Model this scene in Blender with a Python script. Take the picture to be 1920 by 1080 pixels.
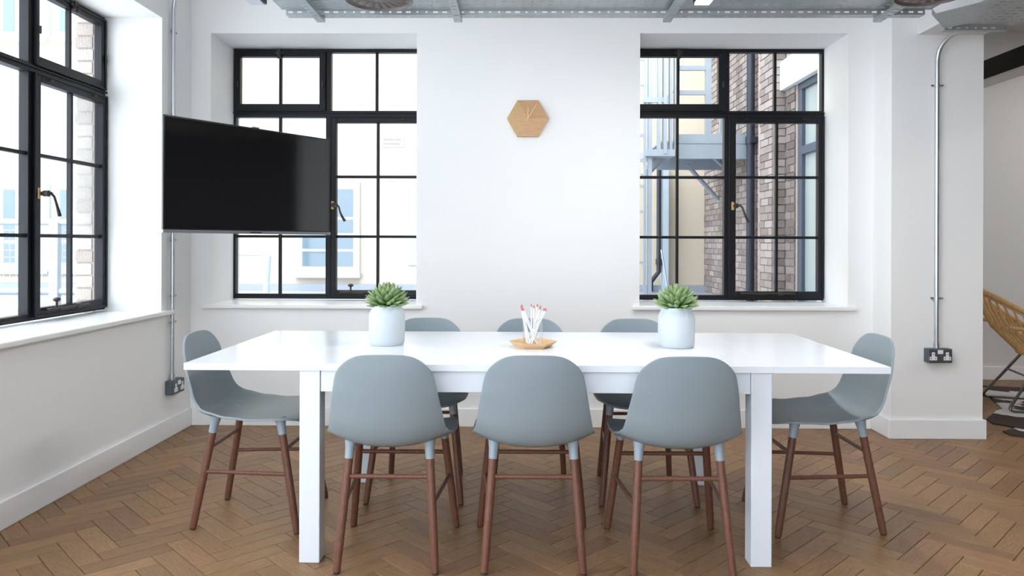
import bpy, bmesh, math, random
from mathutils import Vector, Matrix
R = math.radians
random.seed(7)
for o in list(bpy.data.objects):
    bpy.data.objects.remove(o, do_unlink=True)
scn = bpy.context.scene
col = scn.collection

# ------------------------------------------------------------------ camera
FPX, HZ, CAMZ, YAW, ROLL = 1391.0, 455.0, 1.19, 0.62, 0.18
cam = bpy.data.cameras.new('camera'); cam.sensor_width = 36.0
cam.lens = FPX / 1920 * 36; cam.shift_y = -(540 - HZ) / 1920; cam.clip_start = 0.05
camo = bpy.data.objects.new('camera', cam); col.objects.link(camo)
camo.matrix_world = (Matrix.Translation((0, 0, CAMZ)) @ Matrix.Rotation(R(YAW), 4, 'Z')
                     @ Matrix.Rotation(R(90), 4, 'X') @ Matrix.Rotation(R(ROLL), 4, 'Z'))
scn.camera = camo

# ------------------------------------------------------------------ world, sun, exposure
w = bpy.data.worlds.new('world'); scn.world = w; w.use_nodes = True
bg = w.node_tree.nodes['Background']
bg.inputs[0].default_value = (0.84, 0.92, 1.0, 1); bg.inputs[1].default_value = 1.0
vs = scn.view_settings
vs.view_transform = 'Standard'; vs.look = 'None'; vs.exposure = 2.55; vs.gamma = 1.0; vs.use_curve_mapping = False

# ------------------------------------------------------------------ helpers
def at(px, py, y):
    """direction of a photo pixel carried to the plane at depth y"""
    u = (px - 960) / FPX; v = -(py - HZ) / FPX
    c, s = math.cos(R(ROLL)), math.sin(R(ROLL)); u, v = u*c - v*s, u*s + v*c
    c, s = math.cos(R(YAW)), math.sin(R(YAW)); dx, dy = u*c - s, u*s + c
    return Vector((dx/dy*y, y, CAMZ + v/dy*y))

def tag(o, label=None, cat=None, group=None, kind=None):
    if label: o['label'] = label
    if cat: o['category'] = cat
    if group: o['group'] = group
    if kind: o['kind'] = kind
    return o

def empty(name, loc=(0, 0, 0), rz=0, parent=None):
    o = bpy.data.objects.new(name, None); col.objects.link(o)
    o.location = loc; o.rotation_euler = (0, 0, rz); o.empty_display_size = 0.1
    if parent: o.parent = parent
    return o

def copy_tree(o, parent=None):
    c = o.copy(); col.objects.link(c); c.parent = parent
    for ch in list(o.children):
        copy_tree(ch, c)
    return c

class MB:
    def __init__(s): s.v = []; s.f = []; s.uv = None
    def add(s, vs_, fs):
        n = len(s.v); s.v += [tuple(p) for p in vs_]; s.f += [tuple(i + n for i in f) for f in fs]; return s
    def box(s, x0, x1, y0, y1, z0, z1):
        vs_ = [(x, y, z) for x in (x0, x1) for y in (y0, y1) for z in (z0, z1)]
        return s.add(vs_, [(0, 1, 3, 2), (4, 6, 7, 5), (0, 4, 5, 1), (2, 3, 7, 6), (0, 2, 6, 4), (1, 5, 7, 3)])
    def tube(s, pts, r, n=10, caps=True, closed=False):
        pts = [Vector(p) for p in pts]; m = len(pts)
        rs = r if isinstance(r, (list, tuple)) else [r]*m
        T = []
        for i in range(m):
            if closed: t = pts[(i+1) % m] - pts[i-1]
            else: t = pts[min(i+1, m-1)] - pts[max(i-1, 0)]
            T.append(t.normalized())
        a = Vector((0, 0, 1)) if abs(T[0].z) < .9 else Vector((1, 0, 0))
        nrm = (a - T[0]*a.dot(T[0])).normalized()
        vs_ = []
        for i in range(m):
            nrm = (nrm - T[i]*nrm.dot(T[i])).normalized(); b = T[i].cross(nrm)
            for k in range(n):
                q = 2*math.pi*k/n
                vs_.append(pts[i] + (nrm*math.cos(q) + b*math.sin(q))*rs[i])
        fs = []
        for i in range(m if closed else m-1):
            j = (i+1) % m
            for k in range(n):
                l = (k+1) % n
                fs.append((i*n+k, i*n+l, j*n+l, j*n+k))
        if caps and not closed:
            fs.append(tuple(range(n-1, -1, -1))); fs.append(tuple((m-1)*n+k for k in range(n)))
        return s.add(vs_, fs)
    def lathe(s, prof, n=40, c=(0, 0, 0)):
        vs_ = [(c[0]+r*math.cos(2*math.pi*k/n), c[1]+r*math.sin(2*math.pi*k/n), c[2]+z) for r, z in prof for k in range(n)]
        fs = []
        for i in range(len(prof)-1):
            for k in range(n):
                l = (k+1) % n; fs.append((i*n+k, i*n+l, (i+1)*n+l, (i+1)*n+k))
        if prof[0][0] > 1e-5: fs.append(tuple(range(n-1, -1, -1)))
        if prof[-1][0] > 1e-5: fs.append(tuple((len(prof)-1)*n+k for k in range(n)))
        return s.add(vs_, fs)
    def prism(s, poly, z0, z1):
        n = len(poly); vs_ = [(x, y, z0) for x, y in poly] + [(x, y, z1) for x, y in poly]
        return s.add(vs_, [tuple(range(n-1, -1, -1)), tuple(range(n, 2*n))] + [(i, (i+1) % n, n+(i+1) % n, n+i) for i in range(n)])
    def mesh(s, name, m, smooth=False):
        me = bpy.data.meshes.new(name); me.from_pydata(s.v, [], s.f); me.validate()
        bm = bmesh.new(); bm.from_mesh(me); bmesh.ops.recalc_face_normals(bm, faces=bm.faces); bm.to_mesh(me); bm.free()
        if m: me.materials.append(m)
        if smooth:
            for p in me.polygons: p.use_smooth = True
        return me
    def build(s, name, m, parent=None, smooth=False, bevel=0, auto=None):
        o = bpy.data.objects.new(name, s.mesh(name, m, smooth)); col.objects.link(o)
        if parent: o.parent = parent
        if bevel:
            b = o.modifiers.new('bevel', 'BEVEL'); b.width = bevel; b.segments = 2; b.limit_method = 'ANGLE'; b.angle_limit = R(40)
        if smooth and auto is not False:
            e = o.modifiers.new('split', 'EDGE_SPLIT'); e.split_angle = R(auto or 45)
        return o

def box(name, m, parent, x0, x1, y0, y1, z0, z1, bevel=0):
    return MB().box(x0, x1, y0, y1, z0, z1).build(name, m, parent, bevel=bevel)

# ------------------------------------------------------------------ materials
def srgb(r, g, b):
    f = lambda c: (c/255/12.92 if c/255 <= .04045 else ((c/255+.055)/1.055)**2.4)
    return (f(r), f(g), f(b), 1)

def mat(name, c, rough=.5, metal=0, bump=0, bscale=60, var=0, vscale=4, spec=.5, coat=0, emit=None, es=0):
    m = bpy.data.materials.new(name); m.use_nodes = True; nt = m.node_tree; b = nt.nodes['Principled BSDF']
    b.inputs['Base Color'].default_value = c; b.inputs['Roughness'].default_value = rough
    b.inputs['Metallic'].default_value = metal; b.inputs['Specular IOR Level'].default_value = spec
    b.inputs['Coat Weight'].default_value = coat; b.inputs['Coat Roughness'].default_value = .05
    if emit: b.inputs['Emission Color'].default_value = emit; b.inputs['Emission Strength'].default_value = es
    tc = nt.nodes.new('ShaderNodeTexCoord')
    if var:
        n = nt.nodes.new('ShaderNodeTexNoise'); n.inputs['Scale'].default_value = vscale; n.inputs['Detail'].default_value = 5
        nt.links.new(tc.outputs['Object'], n.inputs['Vector'])
        mx = nt.nodes.new('ShaderNodeMix'); mx.data_type = 'RGBA'
        mx.inputs[6].default_value = tuple(x*(1-var) for x in c[:3]) + (1,); mx.inputs[7].default_value = tuple(min(1, x*(1+var)) for x in c[:3]) + (1,)
        nt.links.new(n.outputs['Fac'], mx.inputs[0]); nt.links.new(mx.outputs[2], b.inputs['Base Color'])
    if bump:
        n = nt.nodes.new('ShaderNodeTexNoise'); n.inputs['Scale'].default_value = bscale; n.inputs['Detail'].default_value = 6
        nt.links.new(tc.outputs['Object'], n.inputs['Vector'])
        bp = nt.nodes.new('ShaderNodeBump'); bp.inputs['Strength'].default_value = bump; bp.inputs['Distance'].default_value = .01
        nt.links.new(n.outputs['Fac'], bp.inputs['Height']); nt.links.new(bp.outputs[0], b.inputs['Normal'])
    return m

def wood(name, ca, cb, axis=2, scale=1.0, rough=.4, uv=False, rnd=.25, stretch=14, hue=0):
    """grain running along one axis, tone shifted per piece"""
    m = bpy.data.materials.new(name); m.use_nodes = True; nt = m.node_tree; b = nt.nodes['Principled BSDF']; L = nt.links.new
    tc = nt.nodes.new('ShaderNodeTexCoord'); mp = nt.nodes.new('ShaderNodeMapping')
    sc = [stretch*scale]*3; sc[axis] = scale; mp.inputs['Scale'].default_value = sc
    L(tc.outputs['UV' if uv else 'Object'], mp.inputs['Vector'])
    oi = nt.nodes.new('ShaderNodeObjectInfo'); ge = nt.nodes.new('ShaderNodeNewGeometry')
    ad = nt.nodes.new('ShaderNodeMath'); ad.operation = 'ADD'
    L(oi.outputs['Random'], ad.inputs[0])
    if uv: L(ge.outputs['Random Per Island'], ad.inputs[1])
    else: ad.inputs[1].default_value = 0
    fr = nt.nodes.new('ShaderNodeMath'); fr.operation = 'FRACT'; L(ad.outputs[0], fr.inputs[0])
    off = nt.nodes.new('ShaderNodeVectorMath'); off.operation = 'SCALE'; off.inputs[0].default_value = (37, 53, 71); L(fr.outputs[0], off.inputs['Scale'])
    va = nt.nodes.new('ShaderNodeVectorMath'); va.operation = 'ADD'; L(mp.outputs[0], va.inputs[0]); L(off.outputs[0], va.inputs[1])
    n = nt.nodes.new('ShaderNodeTexNoise'); n.inputs['Scale'].default_value = 3.2; n.inputs['Detail'].default_value = 7; n.inputs['Distortion'].default_value = .6
    L(va.outputs[0], n.inputs['Vector'])
    n2 = nt.nodes.new('ShaderNodeTexNoise'); n2.inputs['Scale'].default_value = 14; n2.inputs['Detail'].default_value = 3; L(va.outputs[0], n2.inputs['Vector'])
    cr = nt.nodes.new('ShaderNodeValToRGB'); cr.color_ramp.elements[0].color = ca; cr.color_ramp.elements[1].color = cb
    cr.color_ramp.elements[0].position = .3; cr.color_ramp.elements[1].position = .72
    mm = nt.nodes.new('ShaderNodeMix'); mm.data_type = 'FLOAT'; mm.inputs[0].default_value = .3
    L(n.outputs['Fac'], mm.inputs[2]); L(n2.outputs['Fac'], mm.inputs[3]); L(mm.outputs[0], cr.inputs[0])
    hs = nt.nodes.new('ShaderNodeHueSaturation')
    mr = nt.nodes.new('ShaderNodeMapRange'); mr.inputs['To Min'].default_value = 1-rnd; mr.inputs['To Max'].default_value = 1+rnd
    L(fr.outputs[0], mr.inputs[0]); L(mr.outputs[0], hs.inputs['Value'])
    if hue:
        f2 = nt.nodes.new('ShaderNodeMath'); f2.operation = 'MULTIPLY'; f2.inputs[1].default_value = 7.13; L(fr.outputs[0], f2.inputs[0])
        f3 = nt.nodes.new('ShaderNodeMath'); f3.operation = 'FRACT'; L(f2.outputs[0], f3.inputs[0])
        m2 = nt.nodes.new('ShaderNodeMapRange'); m2.inputs['To Min'].default_value = .5-hue; m2.inputs['To Max'].default_value = .5+hue
        L(f3.outputs[0], m2.inputs[0]); L(m2.outputs[0], hs.inputs['Hue'])
    L(cr.outputs[0], hs.inputs['Color']); L(hs.outputs[0], b.inputs['Base Color'])
    b.inputs['Roughness'].default_value = rough; b.inputs['Specular IOR Level'].default_value = .32
    bp = nt.nodes.new('ShaderNodeBump'); bp.inputs['Strength'].default_value = .12; bp.inputs['Distance'].default_value = .002
    L(n2.outputs['Fac'], bp.inputs['Height']); L(bp.outputs[0], b.inputs['Normal'])
    return m

def glass_mat(name, tint, refl=.5):
    m = bpy.data.materials.new(name); m.use_nodes = True; nt = m.node_tree; nt.nodes.clear(); L = nt.links.new
    out = nt.nodes.new('ShaderNodeOutputMaterial'); t = nt.nodes.new('ShaderNodeBsdfTransparent'); t.inputs[0].default_value = tint
    g = nt.nodes.new('ShaderNodeBsdfGlossy'); g.inputs['Roughness'].default_value = .01
    fr = nt.nodes.new('ShaderNodeFresnel'); fr.inputs['IOR'].default_value = 1.45
    ml = nt.nodes.new('ShaderNodeMath'); ml.operation = 'MULTIPLY'; ml.inputs[1].default_value = refl; L(fr.outputs[0], ml.inputs[0])
    mx = nt.nodes.new('ShaderNodeMixShader'); L(ml.outputs[0], mx.inputs[0]); L(t.outputs[0], mx.inputs[1]); L(g.outputs[0], mx.inputs[2])
    L(mx.outputs[0], out.inputs[0]); return m

def brick_mat(name, ca, cb, rnd=.25):
    m = mat(name, ca, .9, bump=.5, bscale=90); nt = m.node_tree; b = nt.nodes['Principled BSDF']; L = nt.links.new
    oi = nt.nodes.new('ShaderNodeObjectInfo'); ge = nt.nodes.new('ShaderNodeNewGeometry')
    ad = nt.nodes.new('ShaderNodeMath'); ad.operation = 'ADD'; L(oi.outputs['Random'], ad.inputs[0]); L(ge.outputs['Random Per Island'], ad.inputs[1])
    fr = nt.nodes.new('ShaderNodeMath'); fr.operation = 'FRACT'; L(ad.outputs[0], fr.inputs[0])
    n = nt.nodes.new('ShaderNodeTexNoise'); n.inputs['Scale'].default_value = 18; n.inputs['Detail'].default_value = 5
    tc = nt.nodes.new('ShaderNodeTexCoord'); L(tc.outputs['Object'], n.inputs['Vector'])
    av = nt.nodes.new('ShaderNodeMix'); av.data_type = 'FLOAT'; av.inputs[0].default_value = .35; L(fr.outputs[0], av.inputs[2]); L(n.outputs['Fac'], av.inputs[3])
    cr = nt.nodes.new('ShaderNodeValToRGB'); cr.color_ramp.elements[0].color = ca; cr.color_ramp.elements[1].color = cb
    L(av.outputs[0], cr.inputs[0]); L(cr.outputs[0], b.inputs['Base Color'])
    return m

M = {}
M['wall'] = mat('wall_paint', srgb(240, 240, 239), .6, bump=.04, bscale=120, var=.01, vscale=2)
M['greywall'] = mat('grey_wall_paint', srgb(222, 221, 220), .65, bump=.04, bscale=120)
M['darkwall'] = mat('low_bounce_wall', srgb(120, 120, 122), .7, bump=.04)  # dark tone keeps the unseen right wall from bouncing light back
M['ceil'] = mat('ceiling_paint', srgb(232, 232, 232), .8, bump=.04, bscale=80)
M['trim'] = mat('gloss_trim_paint', srgb(240, 240, 240), .3, bump=.01)
M['table'] = mat('white_lacquer', srgb(234, 238, 244), .22, bump=.006, bscale=200)
M['tableleg'] = mat('white_foil', srgb(226, 231, 239), .35, bump=.006, bscale=200)
M['shell'] = mat('grey_plastic', srgb(136, 148, 154), .42, bump=.03, bscale=900)
M['ferrule'] = mat('pale_grey_plastic', srgb(150, 163, 173), .45, bump=.02, bscale=600)
M['walnut'] = wood('walnut_wood', srgb(88, 55, 44), srgb(130, 90, 74), 2, 6, .38, rnd=.12)
M['rubber'] = mat('dark_rubber', srgb(48, 36, 32), .7)
M['oak'] = wood('oak_parquet', srgb(113, 81, 52), srgb(162, 125, 88), 0, 5, .42, uv=True, rnd=.17, hue=.006)
M['sub'] = mat('dark_joint_filler', srgb(72, 48, 33), .8, bump=.1, var=.2)
M['steelblack'] = mat('black_window_paint', srgb(15, 17, 23), .45, bump=.03, bscale=60, var=.1, spec=.3)
M['bronze'] = mat('aged_bronze', srgb(62, 52, 46), .45, .4, bump=.1, bscale=150, var=.3, vscale=40)
M['brass'] = mat('worn_brass', srgb(214, 182, 122), .35, .4, var=.2, vscale=60)
M['glass'] = glass_mat('window_glass', (.97, .985, .985, 1), .5)
M['tumbler'] = glass_mat('clear_tumbler_glass', (.985, .99, .995, 1), .22)
M['screen'] = mat('tv_screen_black', srgb(14, 14, 16), .07, spec=.8, bump=.0)
M['bezel'] = mat('tv_black_bezel', srgb(20, 20, 23), .3, bump=.01)
M['silver'] = mat('brushed_silver', srgb(150, 152, 158), .35, .9, bump=.05, bscale=300)
M['galv'] = mat('galvanised_steel', srgb(172, 178, 180), .42, .6, bump=.05, bscale=120, var=.14, vscale=14)
M['conduit'] = mat('conduit_steel', srgb(196, 200, 204), .3, .85, bump=.03, bscale=200)
M['socket'] = mat('dark_grey_metal_plate', srgb(92, 98, 106), .4, .5, bump=.05, bscale=200)
M['whiteplastic'] = mat('white_plastic', srgb(238, 238, 238), .35)
M['blackhole'] = mat('black_recess', srgb(12, 12, 12), .8)
M['pot'] = mat('matt_white_ceramic', srgb(194, 201, 207), .5, bump=.03, bscale=200)
M['soil'] = mat('dark_soil', srgb(58, 44, 36), .95, bump=1, bscale=200, var=.4, vscale=90)
M['clockwood'] = wood('clock_beech', srgb(186, 146, 106), srgb(206, 169, 129), 0, 5, .5, rnd=.12, hue=.008)
M['traywood'] = wood('tray_maple', srgb(214, 172, 122), srgb(236, 203, 158), 0, 5, .45, rnd=.05)
M['pencil'] = mat('white_pencil_paint', srgb(240, 240, 240), .35)
M['pencilred'] = mat('pink_red_tip', srgb(196, 116, 130), .5)
M['graphite'] = mat('graphite', srgb(50, 48, 50), .5)
M['rattan'] = wood('rattan_cane', srgb(182, 138, 90), srgb(220, 182, 130), 2, 8, .5, rnd=.1, stretch=3)
M['chrome'] = mat('dark_chrome', srgb(120, 118, 118), .18, 1, bump=.01)
M['blackbeam'] = mat('black_beam_paint', srgb(18, 18, 20), .5, bump=.03)
M['darkduct'] = mat('grey_brown_duct', srgb(120, 112, 110), .5, .3, bump=.1, bscale=90, var=.15, vscale=20)
M['ledlens'] = mat('led_lens', srgb(255, 255, 255), .4, emit=(1, .98, .95, 1), es=14)
M['offlens'] = mat('unlit_lens', srgb(196, 194, 206), .35)
M['housing'] = mat('dark_lamp_housing', srgb(46, 48, 58), .4, .3)
M['stucco'] = mat('cream_stucco', srgb(206, 192, 172), .9, bump=.3, bscale=70, var=.03, vscale=1.5)
M['extwhite'] = mat('exterior_white_paint', srgb(176, 190, 200), .5, bump=.02)
M['extglass'] = mat('far_window_pane', srgb(98, 116, 128), .08, spec=.7)
M['curtain'] = mat('pale_net_curtain', srgb(192, 200, 206), .8, bump=.4, bscale=30)
M['lintelwhite'] = mat('white_lintel_render', srgb(236, 240, 243), .6, bump=.05)
M['lead'] = mat('grey_roof_felt', srgb(150, 156, 166), .7, bump=.4, bscale=40, var=.1, vscale=3)
M['mortar'] = mat('pale_mortar', srgb(152, 142, 136), .95, bump=.6, bscale=80, var=.1, vscale=8)
M['brick'] = brick_mat('stock_brick', srgb(112, 98, 93), srgb(172, 162, 156))
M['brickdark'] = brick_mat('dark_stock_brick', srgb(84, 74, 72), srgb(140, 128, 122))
M['brickpale'] = brick_mat('pale_reveal_brick', srgb(140, 128, 120), srgb(178, 168, 160))
M['pipeblack'] = mat('black_cast_iron', srgb(40, 44, 56), .45, .2, bump=.1)
M['pipepink'] = mat('clay_pipe', srgb(176, 150, 142), .6, bump=.1)
M['slate'] = mat('slate_grey_frame', srgb(70, 78, 92), .45, bump=.03)
M['wingglass'] = mat('wing_window_pane', srgb(150, 160, 160), .2, spec=.7, var=.06, vscale=2)
M['railsteel'] = mat('galvanised_rail', srgb(160, 169, 178), .45, .35, bump=.05, var=.1, vscale=10)

def leaf_material():
    m = mat('succulent_leaf', srgb(110, 148, 96), .45, bump=.03); nt = m.node_tree; b = nt.nodes['Principled BSDF']; L = nt.links.new
    tc = nt.nodes.new('ShaderNodeTexCoord'); sp = nt.nodes.new('ShaderNodeSeparateXYZ'); L(tc.outputs['Object'], sp.inputs[0])
    mr = nt.nodes.new('ShaderNodeMapRange'); mr.inputs['From Max'].default_value = .075; L(sp.outputs['X'], mr.inputs[0])
    cr = nt.nodes.new('ShaderNodeValToRGB'); cr.color_ramp.elements[0].color = srgb(80, 108, 56); cr.color_ramp.elements[1].color = srgb(150, 168, 120)
    e = cr.color_ramp.elements.new(.65); e.color = srgb(124, 152, 98)
    oi = nt.nodes.new('ShaderNodeObjectInfo'); hs = nt.nodes.new('ShaderNodeHueSaturation')
    m2 = nt.nodes.new('ShaderNodeMapRange'); m2.inputs['To Min'].default_value = .8; m2.inputs['To Max'].default_value = 1.15
    L(oi.outputs['Random'], m2.inputs[0]); L(m2.outputs[0], hs.inputs['Value'])
    L(mr.outputs[0], cr.inputs[0]); L(cr.outputs[0], hs.inputs['Color']); L(hs.outputs[0], b.inputs['Base Color'])
    return m
M['leaf'] = leaf_material()

def hide_material():
    m = mat('cow_hide', srgb(60, 40, 32), .7, bump=.5, bscale=250); nt = m.node_tree; b = nt.nodes['Principled BSDF']; L = nt.links.new
    tc = nt.nodes.new('ShaderNodeTexCoord'); n = nt.nodes.new('ShaderNodeTexNoise'); n.inputs['Scale'].default_value = 2.3; n.inputs['Detail'].default_value = 4
    n.inputs['Distortion'].default_value = .5; L(tc.outputs['Object'], n.inputs['Vector'])
    cr = nt.nodes.new('ShaderNodeValToRGB'); cr.color_ramp.elements[0].color = srgb(52, 34, 27); cr.color_ramp.elements[1].color = srgb(222, 218, 214)
    cr.color_ramp.elements[0].position = .50; cr.color_ramp.elements[1].position = .515
    L(n.outputs['Fac'], cr.inputs[0]); L(cr.outputs[0], b.inputs['Base Color']); return m
M['hide'] = hide_material()

# ================================================================== THE SETTING
WY, PY = 4.80, 4.565           # back wall face, pier face
WX = -2.14                     # left wall face
CZ = 3.05                      # ceiling
RECB = [(-2.012, -0.672), (0.772, 2.112)]      # back window recesses
SILLZ, LINT = 0.785, 2.545
RECL = (2.395, 4.405)

def wall_with_holes(mb, u0, u1, z0, z1, holes, put):
    """rectangular wall cut into boxes round its openings; put(u0,u1,z0,z1)"""
    us = u0
    for (a, b, za, zb) in sorted(holes):
        put(us, a, z0, z1); put(a, b, z0, za); put(a, b, zb, z1); us = b
    put(us, u1, z0, z1)

mb = MB()
wall_with_holes(mb, WX-.5, 2.85, -.1, CZ, [(a, b, SILLZ-.02, LINT) for a, b in RECB],
                lambda a, b, c, d: mb.box(a, b, WY, WY+.50, c, d) if b > a and d > c else None)
tag(mb.build('wall_back', M['wall']), 'white painted back wall with two deep window recesses', None, kind='structure')
mb = MB()
LH = [(RECL[0], RECL[1], SILLZ-.02, 2.525)] + [(a, a+1.62, .35, 2.95) for a in (.6, -1.1, -2.8)]  # past the visible recess, unseen openings added to let in more daylight
wall_with_holes(mb, -3.2, WY, -.1, CZ, LH, lambda a, b, c, d: mb.box(WX-.5, WX, a, b, c, d) if b > a and d > c else None)
wl = tag(mb.build('wall_left', M['wall']), 'white painted left wall with a deep window recess', None, kind='structure')
mb = MB(); mb.box(2.272, 2.83, PY, WY, -.1, CZ); mb.box(2.72, 2.83, WY, 6.56, -.1, CZ)
tag(mb.build('wall_pier', M['wall']), 'white square pier standing proud of the back wall', None, kind='structure')
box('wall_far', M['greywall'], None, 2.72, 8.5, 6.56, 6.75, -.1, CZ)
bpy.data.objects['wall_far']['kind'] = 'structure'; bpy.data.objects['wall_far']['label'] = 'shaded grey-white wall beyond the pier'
mb = MB()
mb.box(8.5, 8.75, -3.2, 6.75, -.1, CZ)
tag(mb.build('wall_right', M['darkwall']), 'unseen right wall, coloured dark to cut bounce light', None, kind='structure')
RY = -2.9                      # rear wall, behind the camera
mb = MB()
wall_with_holes(mb, WX-.5, 8.75, -.1, CZ, [(-2.1+i*1.5, -.7+i*1.5, .12, 2.95) for i in range(2)],  # openings added out of view to brighten the room from the rear
                lambda a, b, c, d: mb.box(a, b, RY-.3, RY, c, d))
tag(mb.build('wall_rear', M['wall']), 'white rear wall behind the camera, its tall openings added for light', None, kind='structure')
mb = MB()
mb.box(WX-.5, 8.75, RY-.3, WY+.5, CZ, CZ+.25); mb.box(2.72, 8.75, WY+.5, 6.75, CZ, CZ+.25)
mb.box(2.43, 2.83, RY, PY, 2.47, CZ)
tag(mb.build('ceiling', M['ceil']), 'white ceiling with a downstand beam running into the pier', None, kind='structure')
# steel beam beyond the pier
mb = MB(); mb.box(3.9, 3.93, -2.9, 6.56, 2.585, 2.735); mb.box(3.86, 4.02, -2.9, 6.56, 2.56, 2.585); mb.box(3.93, 4.02, -2.9, 6.56, 2.71, 2.735)
t = mb.build('trim_1', M['blackbeam']); tag(t, 'black steel beam with a pale lower edge running towards the shaded far wall', None, kind='structure')
mb = MB(); mb.box(3.852, 4.03, -2.9, 6.56, 2.545, 2.56)
mb.build('beam_edge', M['ceil'], t)

# skirting
def skirt(name, x0, x1, y0, y1, label, ext=None):
    mb = MB().box(x0, x1, y0, y1, 0, .118)
    if ext:
        for e in ext: mb.box(*e, 0, .118)
    return tag(mb.build(name, M['trim'], bevel=.004), label, None, kind='structure')
skirt('baseboard_back', WX+.016, 2.256, WY-.016, WY, 'white skirting board along the back wall')
skirt('baseboard_left', WX, WX+.016, -2.9, WY, 'white skirting board along the left wall')
skirt('baseboard_pier', 2.256, 2.846, PY-.016, PY, 'white skirting board wrapped round the pier', [(2.256, 2.272, PY, WY), (2.83, 2.846, PY, 6.54)])
skirt('baseboard_far', 2.846, 8.5, 6.544, 6.56, 'white skirting board on the shaded far wall')

# herringbone floor ------------------------------------------------
FL, FW, FO = .3062, .083, (-1.824, 2.908)
fl = MB(); fl.box(WX-.5, 8.75, -3.2, WY+.5, -.12, -.012); fl.box(2.72, 8.75, WY+.5, 6.75, -.12, -.012)
floor = tag(fl.build('floor', M['sub']), 'oak herringbone parquet floor', None, kind='structure')
ue, ve = Vector((1, -1, 0)).normalized(), Vector((1, 1, 0)).normalized()
gap = .0011
def block_geo():
    b = .0012; l, wd = FL/2-gap, FW/2-gap
    vs_ = [(-l, -wd, -.012), (l, -wd, -.012), (l, wd, -.012), (-l, wd, -.012),
           (-l, -wd, -b), (l, -wd, -b), (l, wd, -b), (-l, wd, -b),
           (-l+b, -wd+b, 0), (l-b, -wd+b, 0), (l-b, wd-b, 0), (-l+b, wd-b, 0)]
    fs = [(8, 9, 10, 11)] + [(4+i, 4+(i+1) % 4, 8+(i+1) % 4, 8+i) for i in range(4)] + [(i, (i+1) % 4, 4+(i+1) % 4, 4+i) for i in range(4)]
    return vs_, fs
BV, BF = block_geo()
def block_mesh(name, places):
    me = bpy.data.meshes.new(name); V = []; F = []; UV = []
    for (c, ang) in places:
        ca, sa = math.cos(ang), math.sin(ang); n = len(V); ou, ov = (random.random()*9, random.random()*9) if len(places) > 1 else (0, 0)
        V += [(c[0]+x*ca-y*sa, c[1]+x*sa+y*ca, c[2]+z) for x, y, z in BV]
        for f in BF:
            F.append(tuple(n+i for i in f)); UV += [(BV[i][0]+ou, BV[i][1]+ov) for i in f]
    me.from_pydata(V, [], F); uvl = me.uv_layers.new(name='UVMap')
    for i, q in enumerate(UV): uvl.data[i].uv = q
    me.materials.append(M['oak']); return me
places = []
for i in range(-2, 20):
    for k in range(-40, 22):
        for kind in (0, 1):
            if kind == 0: cu, cv, ang = k*FW + FL/2, -k*FW + FW/2, R(-45)
            else: cu, cv, ang = FL + k*FW + FW/2, -k*FW + FL/2, R(45)
            cu += i*FL; cv += i*FL
            c = Vector((FO[0], FO[1], 0)) + ue*cu + ve*cv
            hx = (FL+FW)/2*.7072
            if c.x < WX-.12 or c.x > 5.4 or c.y < .9: continue
            if c.y > (WY+.12 if c.x < 2.72 else 6.6): continue
            places.append((c, ang + (math.pi if random.random() < .5 else 0)))
def screen_area(c):
    d = c - Vector((0, 0, CAMZ)); px = 975 + FPX*c.x/max(c.y, .1); py = HZ + FPX*CAMZ/max(c.y, .1)
    return (1/c.y**3) if (-20 < px < 1940 and py < 1095 and c.x > WX) else 0
places.sort(key=lambda p: -screen_area(p[0]))
pm = block_mesh('floor_block', [(Vector((0, 0, 0)), 0)])
for c, ang in places[:300]:
    o = bpy.data.objects.new('floor_block', pm); col.objects.link(o); o.location = c; o.rotation_euler = (0, 0, ang); o.parent = floor
rest = bpy.data.objects.new('floor_block_field', block_mesh('floor_block_field', places[300:])); col.objects.link(rest); rest.parent = floor; rest['kind'] = 'stuff'
box('floor_edge_boards', M['sub'], floor, WX, 8.5, -2.9, .75, -.012, -.001)

# ------------------------------------------------------------------ windows
def frame_rect(mb, x0, x1, z0, z1, l, r, b, t, y0, y1):
    mb.box(x0, x0+l, y0, y1, z0, z1); mb.box(x1-r, x1, y0, y1, z0, z1)
    mb.box(x0+l, x1-r, y0, y1, z0, z0+b); mb.box(x0+l, x1-r, y0, y1, z1-t, z1)

def pane_grid(parent, x0, x1, z0, z1, xb, zb, y, bar=.019):
    """glazing bars and the panes between them"""
    for x in xb: box('glazing_bar', M['steelblack'], parent, x-bar/2, x+bar/2, y-.014, y+.014, z0, z1, .003)
    for z in zb:
        xs_ = [x0] + [q for x in xb for q in (x-bar/2, x+bar/2)] + [x1]
        for i in range(0, len(xs_), 2): box('glazing_bar', M['steelblack'], parent, xs_[i], xs_[i+1], y-.014, y+.014, z-bar/2, z+bar/2, .003)
    xs = [x0] + list(xb) + [x1]; zs = [z0] + list(zb) + [z1]
    for i in range(len(xs)-1):
        for j in range(len(zs)-1):
            MB().add([(xs[i], y, zs[j]), (xs[i+1], y, zs[j]), (xs[i+1], y, zs[j+1]), (xs[i], y, zs[j+1])], [(0, 1, 2, 3)]).build('pane', M['glass'], parent)

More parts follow.
